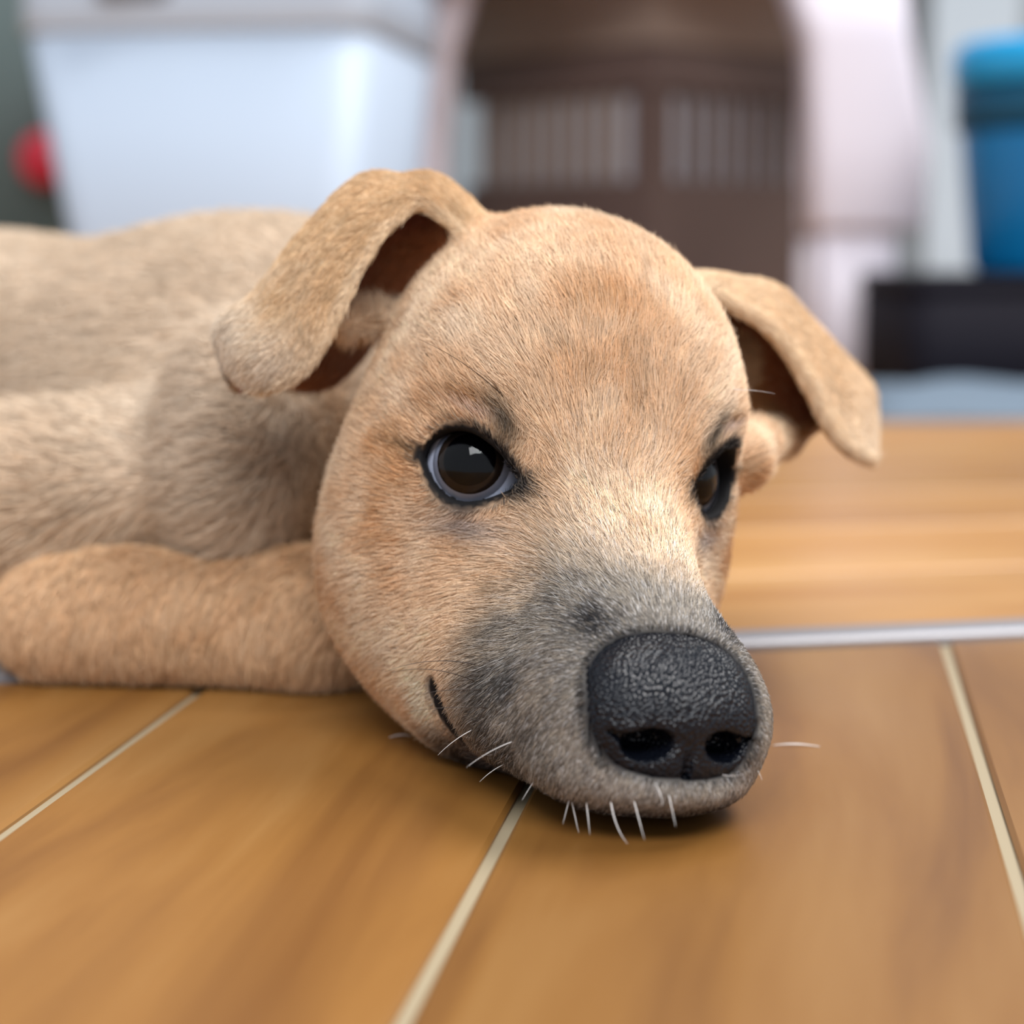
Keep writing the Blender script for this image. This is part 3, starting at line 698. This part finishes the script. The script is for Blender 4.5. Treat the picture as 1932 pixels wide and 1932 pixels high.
    col = mix(col, (.96, .88, .78), np.where((rr > .7) & (rr < .86), .35, 0))
    cv = bpy.data.hair_curves.new('fur'); cv.add_curves([K] * N)
    cv.attributes['position'].data.foreach_set('vector', (S * .01 - OFF).astype(np.float32).ravel())
    ra = cv.attributes.get('radius') or cv.attributes.new('radius', 'FLOAT', 'POINT')
    ra.data.foreach_set('value', (RD * .01).astype(np.float32).ravel())
    ca = cv.attributes.new('coat', 'FLOAT_COLOR', 'CURVE')
    ca.data.foreach_set('color', np.concatenate([lin(col), np.ones((N, 1))], 1).astype(np.float32).ravel())
    m = vcol_mat('fur', 'coat', .5, .12)
    cv.materials.append(m)
    o = bpy.data.objects.new('fur', cv); COL.objects.link(o); o.parent = puppy
    tag(o, None, kind='stuff'); print('hairs', N)
if FUR: make_fur()


# ------------------------------------------------------------------ whiskers
M_WD = mat('whisker_dark', L4(48, 34, 26), .4, .5); M_WW = mat('whisker_white', L4(235, 230, 226), .35, .5)
def cast(px, py):
    o_ = np.array([0, 0, CH]); d_ = W(px, py, 40.) - o_; d_ /= np.linalg.norm(d_)
    ok, loc, nn, i_ = body.ray_cast(Vector(o_ * .01 - OFF), Vector(d_))
    return (np.array(loc) + OFF) * 100 if ok else None
def whisker(x0, y0, x1, y1, toward, bend, m, r=.011):
    a = cast(x0, y0)
    if a is None: return
    b = W(x1, y1, a[1] - toward); b[2] = max(b[2], .06)
    mid = (a + b) / 2 + np.array(bend)
    rings = []; n = 6
    a = a + (a - mid) / np.linalg.norm(a - mid) * .1
    for i in range(13):
        t = i / 12; p_ = (1 - t) ** 2 * a + 2 * t * (1 - t) * mid + t * t * b; tg = 2 * (1 - t) * (mid - a) + 2 * t * (b - mid); tg /= np.linalg.norm(tg)
        e1 = np.cross(tg, [.1, .2, 1]); e1 /= np.linalg.norm(e1); e2 = np.cross(tg, e1); rr = r * (1 - .85 * t)
        rings.append(np.array([p_ + rr * (math.cos(f) * e1 + math.sin(f) * e2) for f in np.linspace(0, 2 * math.pi, n, endpoint=False)]))
    V, F = loft(rings); mesh_obj('whisker', V, F, m, puppy, off=OFF)
for args in [(905, 1255, 725, 1268, .5, (0, 0, .28), M_WD), (902, 1288, 735, 1270, .6, (0, 0, .30), M_WD), (912, 1302, 785, 1312, .6, (0, 0, .1), M_WD),
             (925, 1336, 775, 1342, .7, (0, 0, .08), M_WD), (900, 1262, 980, 1240, .6, (0, 0, .05), M_WD, .007),
             (895, 1375, 826, 1425, .5, (0, 0, .1), M_WW), (970, 1398, 880, 1448, .6, (0, 0, .1), M_WW), (955, 1440, 905, 1475, .4, (0, 0, .08), M_WW),
             (1075, 1505, 1062, 1555, .3, (0, 0, .02), M_WW), (1078, 1508, 1092, 1572, .35, (0, -.1, 0), M_WW, .014), (1106, 1510, 1113, 1575, .35, (0, -.1, 0), M_WW, .014),
             (1152, 1510, 1184, 1592, .5, (-.1, -.1, -.05), M_WW, .016), (1196, 1510, 1216, 1585, .4, (0, -.1, 0), M_WW, .014), (1262, 1500, 1275, 1560, .4, (0, -.1, 0), M_WW),
             (1030, 1500, 908, 1528, .6, (0, 0, -.03), M_WW, .016), (1238, 1480, 1250, 1520, .3, (.05, 0, 0), M_WW), (1396, 1425, 1438, 1472, .5, (.1, 0, .08), M_WW),
             (1362, 1462, 1412, 1456, .4, (0, 0, -.1), M_WW, .008), (950, 748, 790, 640, .9, (.1, 0, .15), M_WD, .009), (945, 740, 880, 690, .6, (.05, 0, .1), M_WD, .007),
             (1372, 735, 1462, 743, .3, (0, 0, .06), M_WW, .008), (1010, 1470, 985, 1510, .3, (0, 0, .02), M_WW)]:
    whisker(*args)

# two pale fibres on the boards
def fibre(a, b, label):
    a, b = np.array(a), np.array(b); mid = (a + b) / 2 + np.array([0, .05, .06]); rings = []
    for i in range(9):
        t = i / 8; p_ = (1 - t) ** 2 * a + 2 * t * (1 - t) * mid + t * t * b; rr = .018 * (1 - .6 * abs(2 * t - 1))
        rings.append(np.array([p_ + rr * np.array([0, math.cos(f), math.sin(f)]) for f in np.linspace(0, 2 * math.pi, 6, endpoint=False)]))
    V, F = loft(rings); tag(mesh_obj('fibre', V, F, M_WW), label, 'hair', 'pale hairs on the floor')
ga = W(1468, 1397, 35.6); fibre((ga[0], 36.3, .025), (ga[0] + .9, 36.2, .025), 'short white hair on the floor to the right of the nose')
ga = W(732, 1382, 36.5); fibre((ga[0], 36.9, .025), (ga[0] + .42, 37.0, .025), 'short white hair on the floor below the jaw')
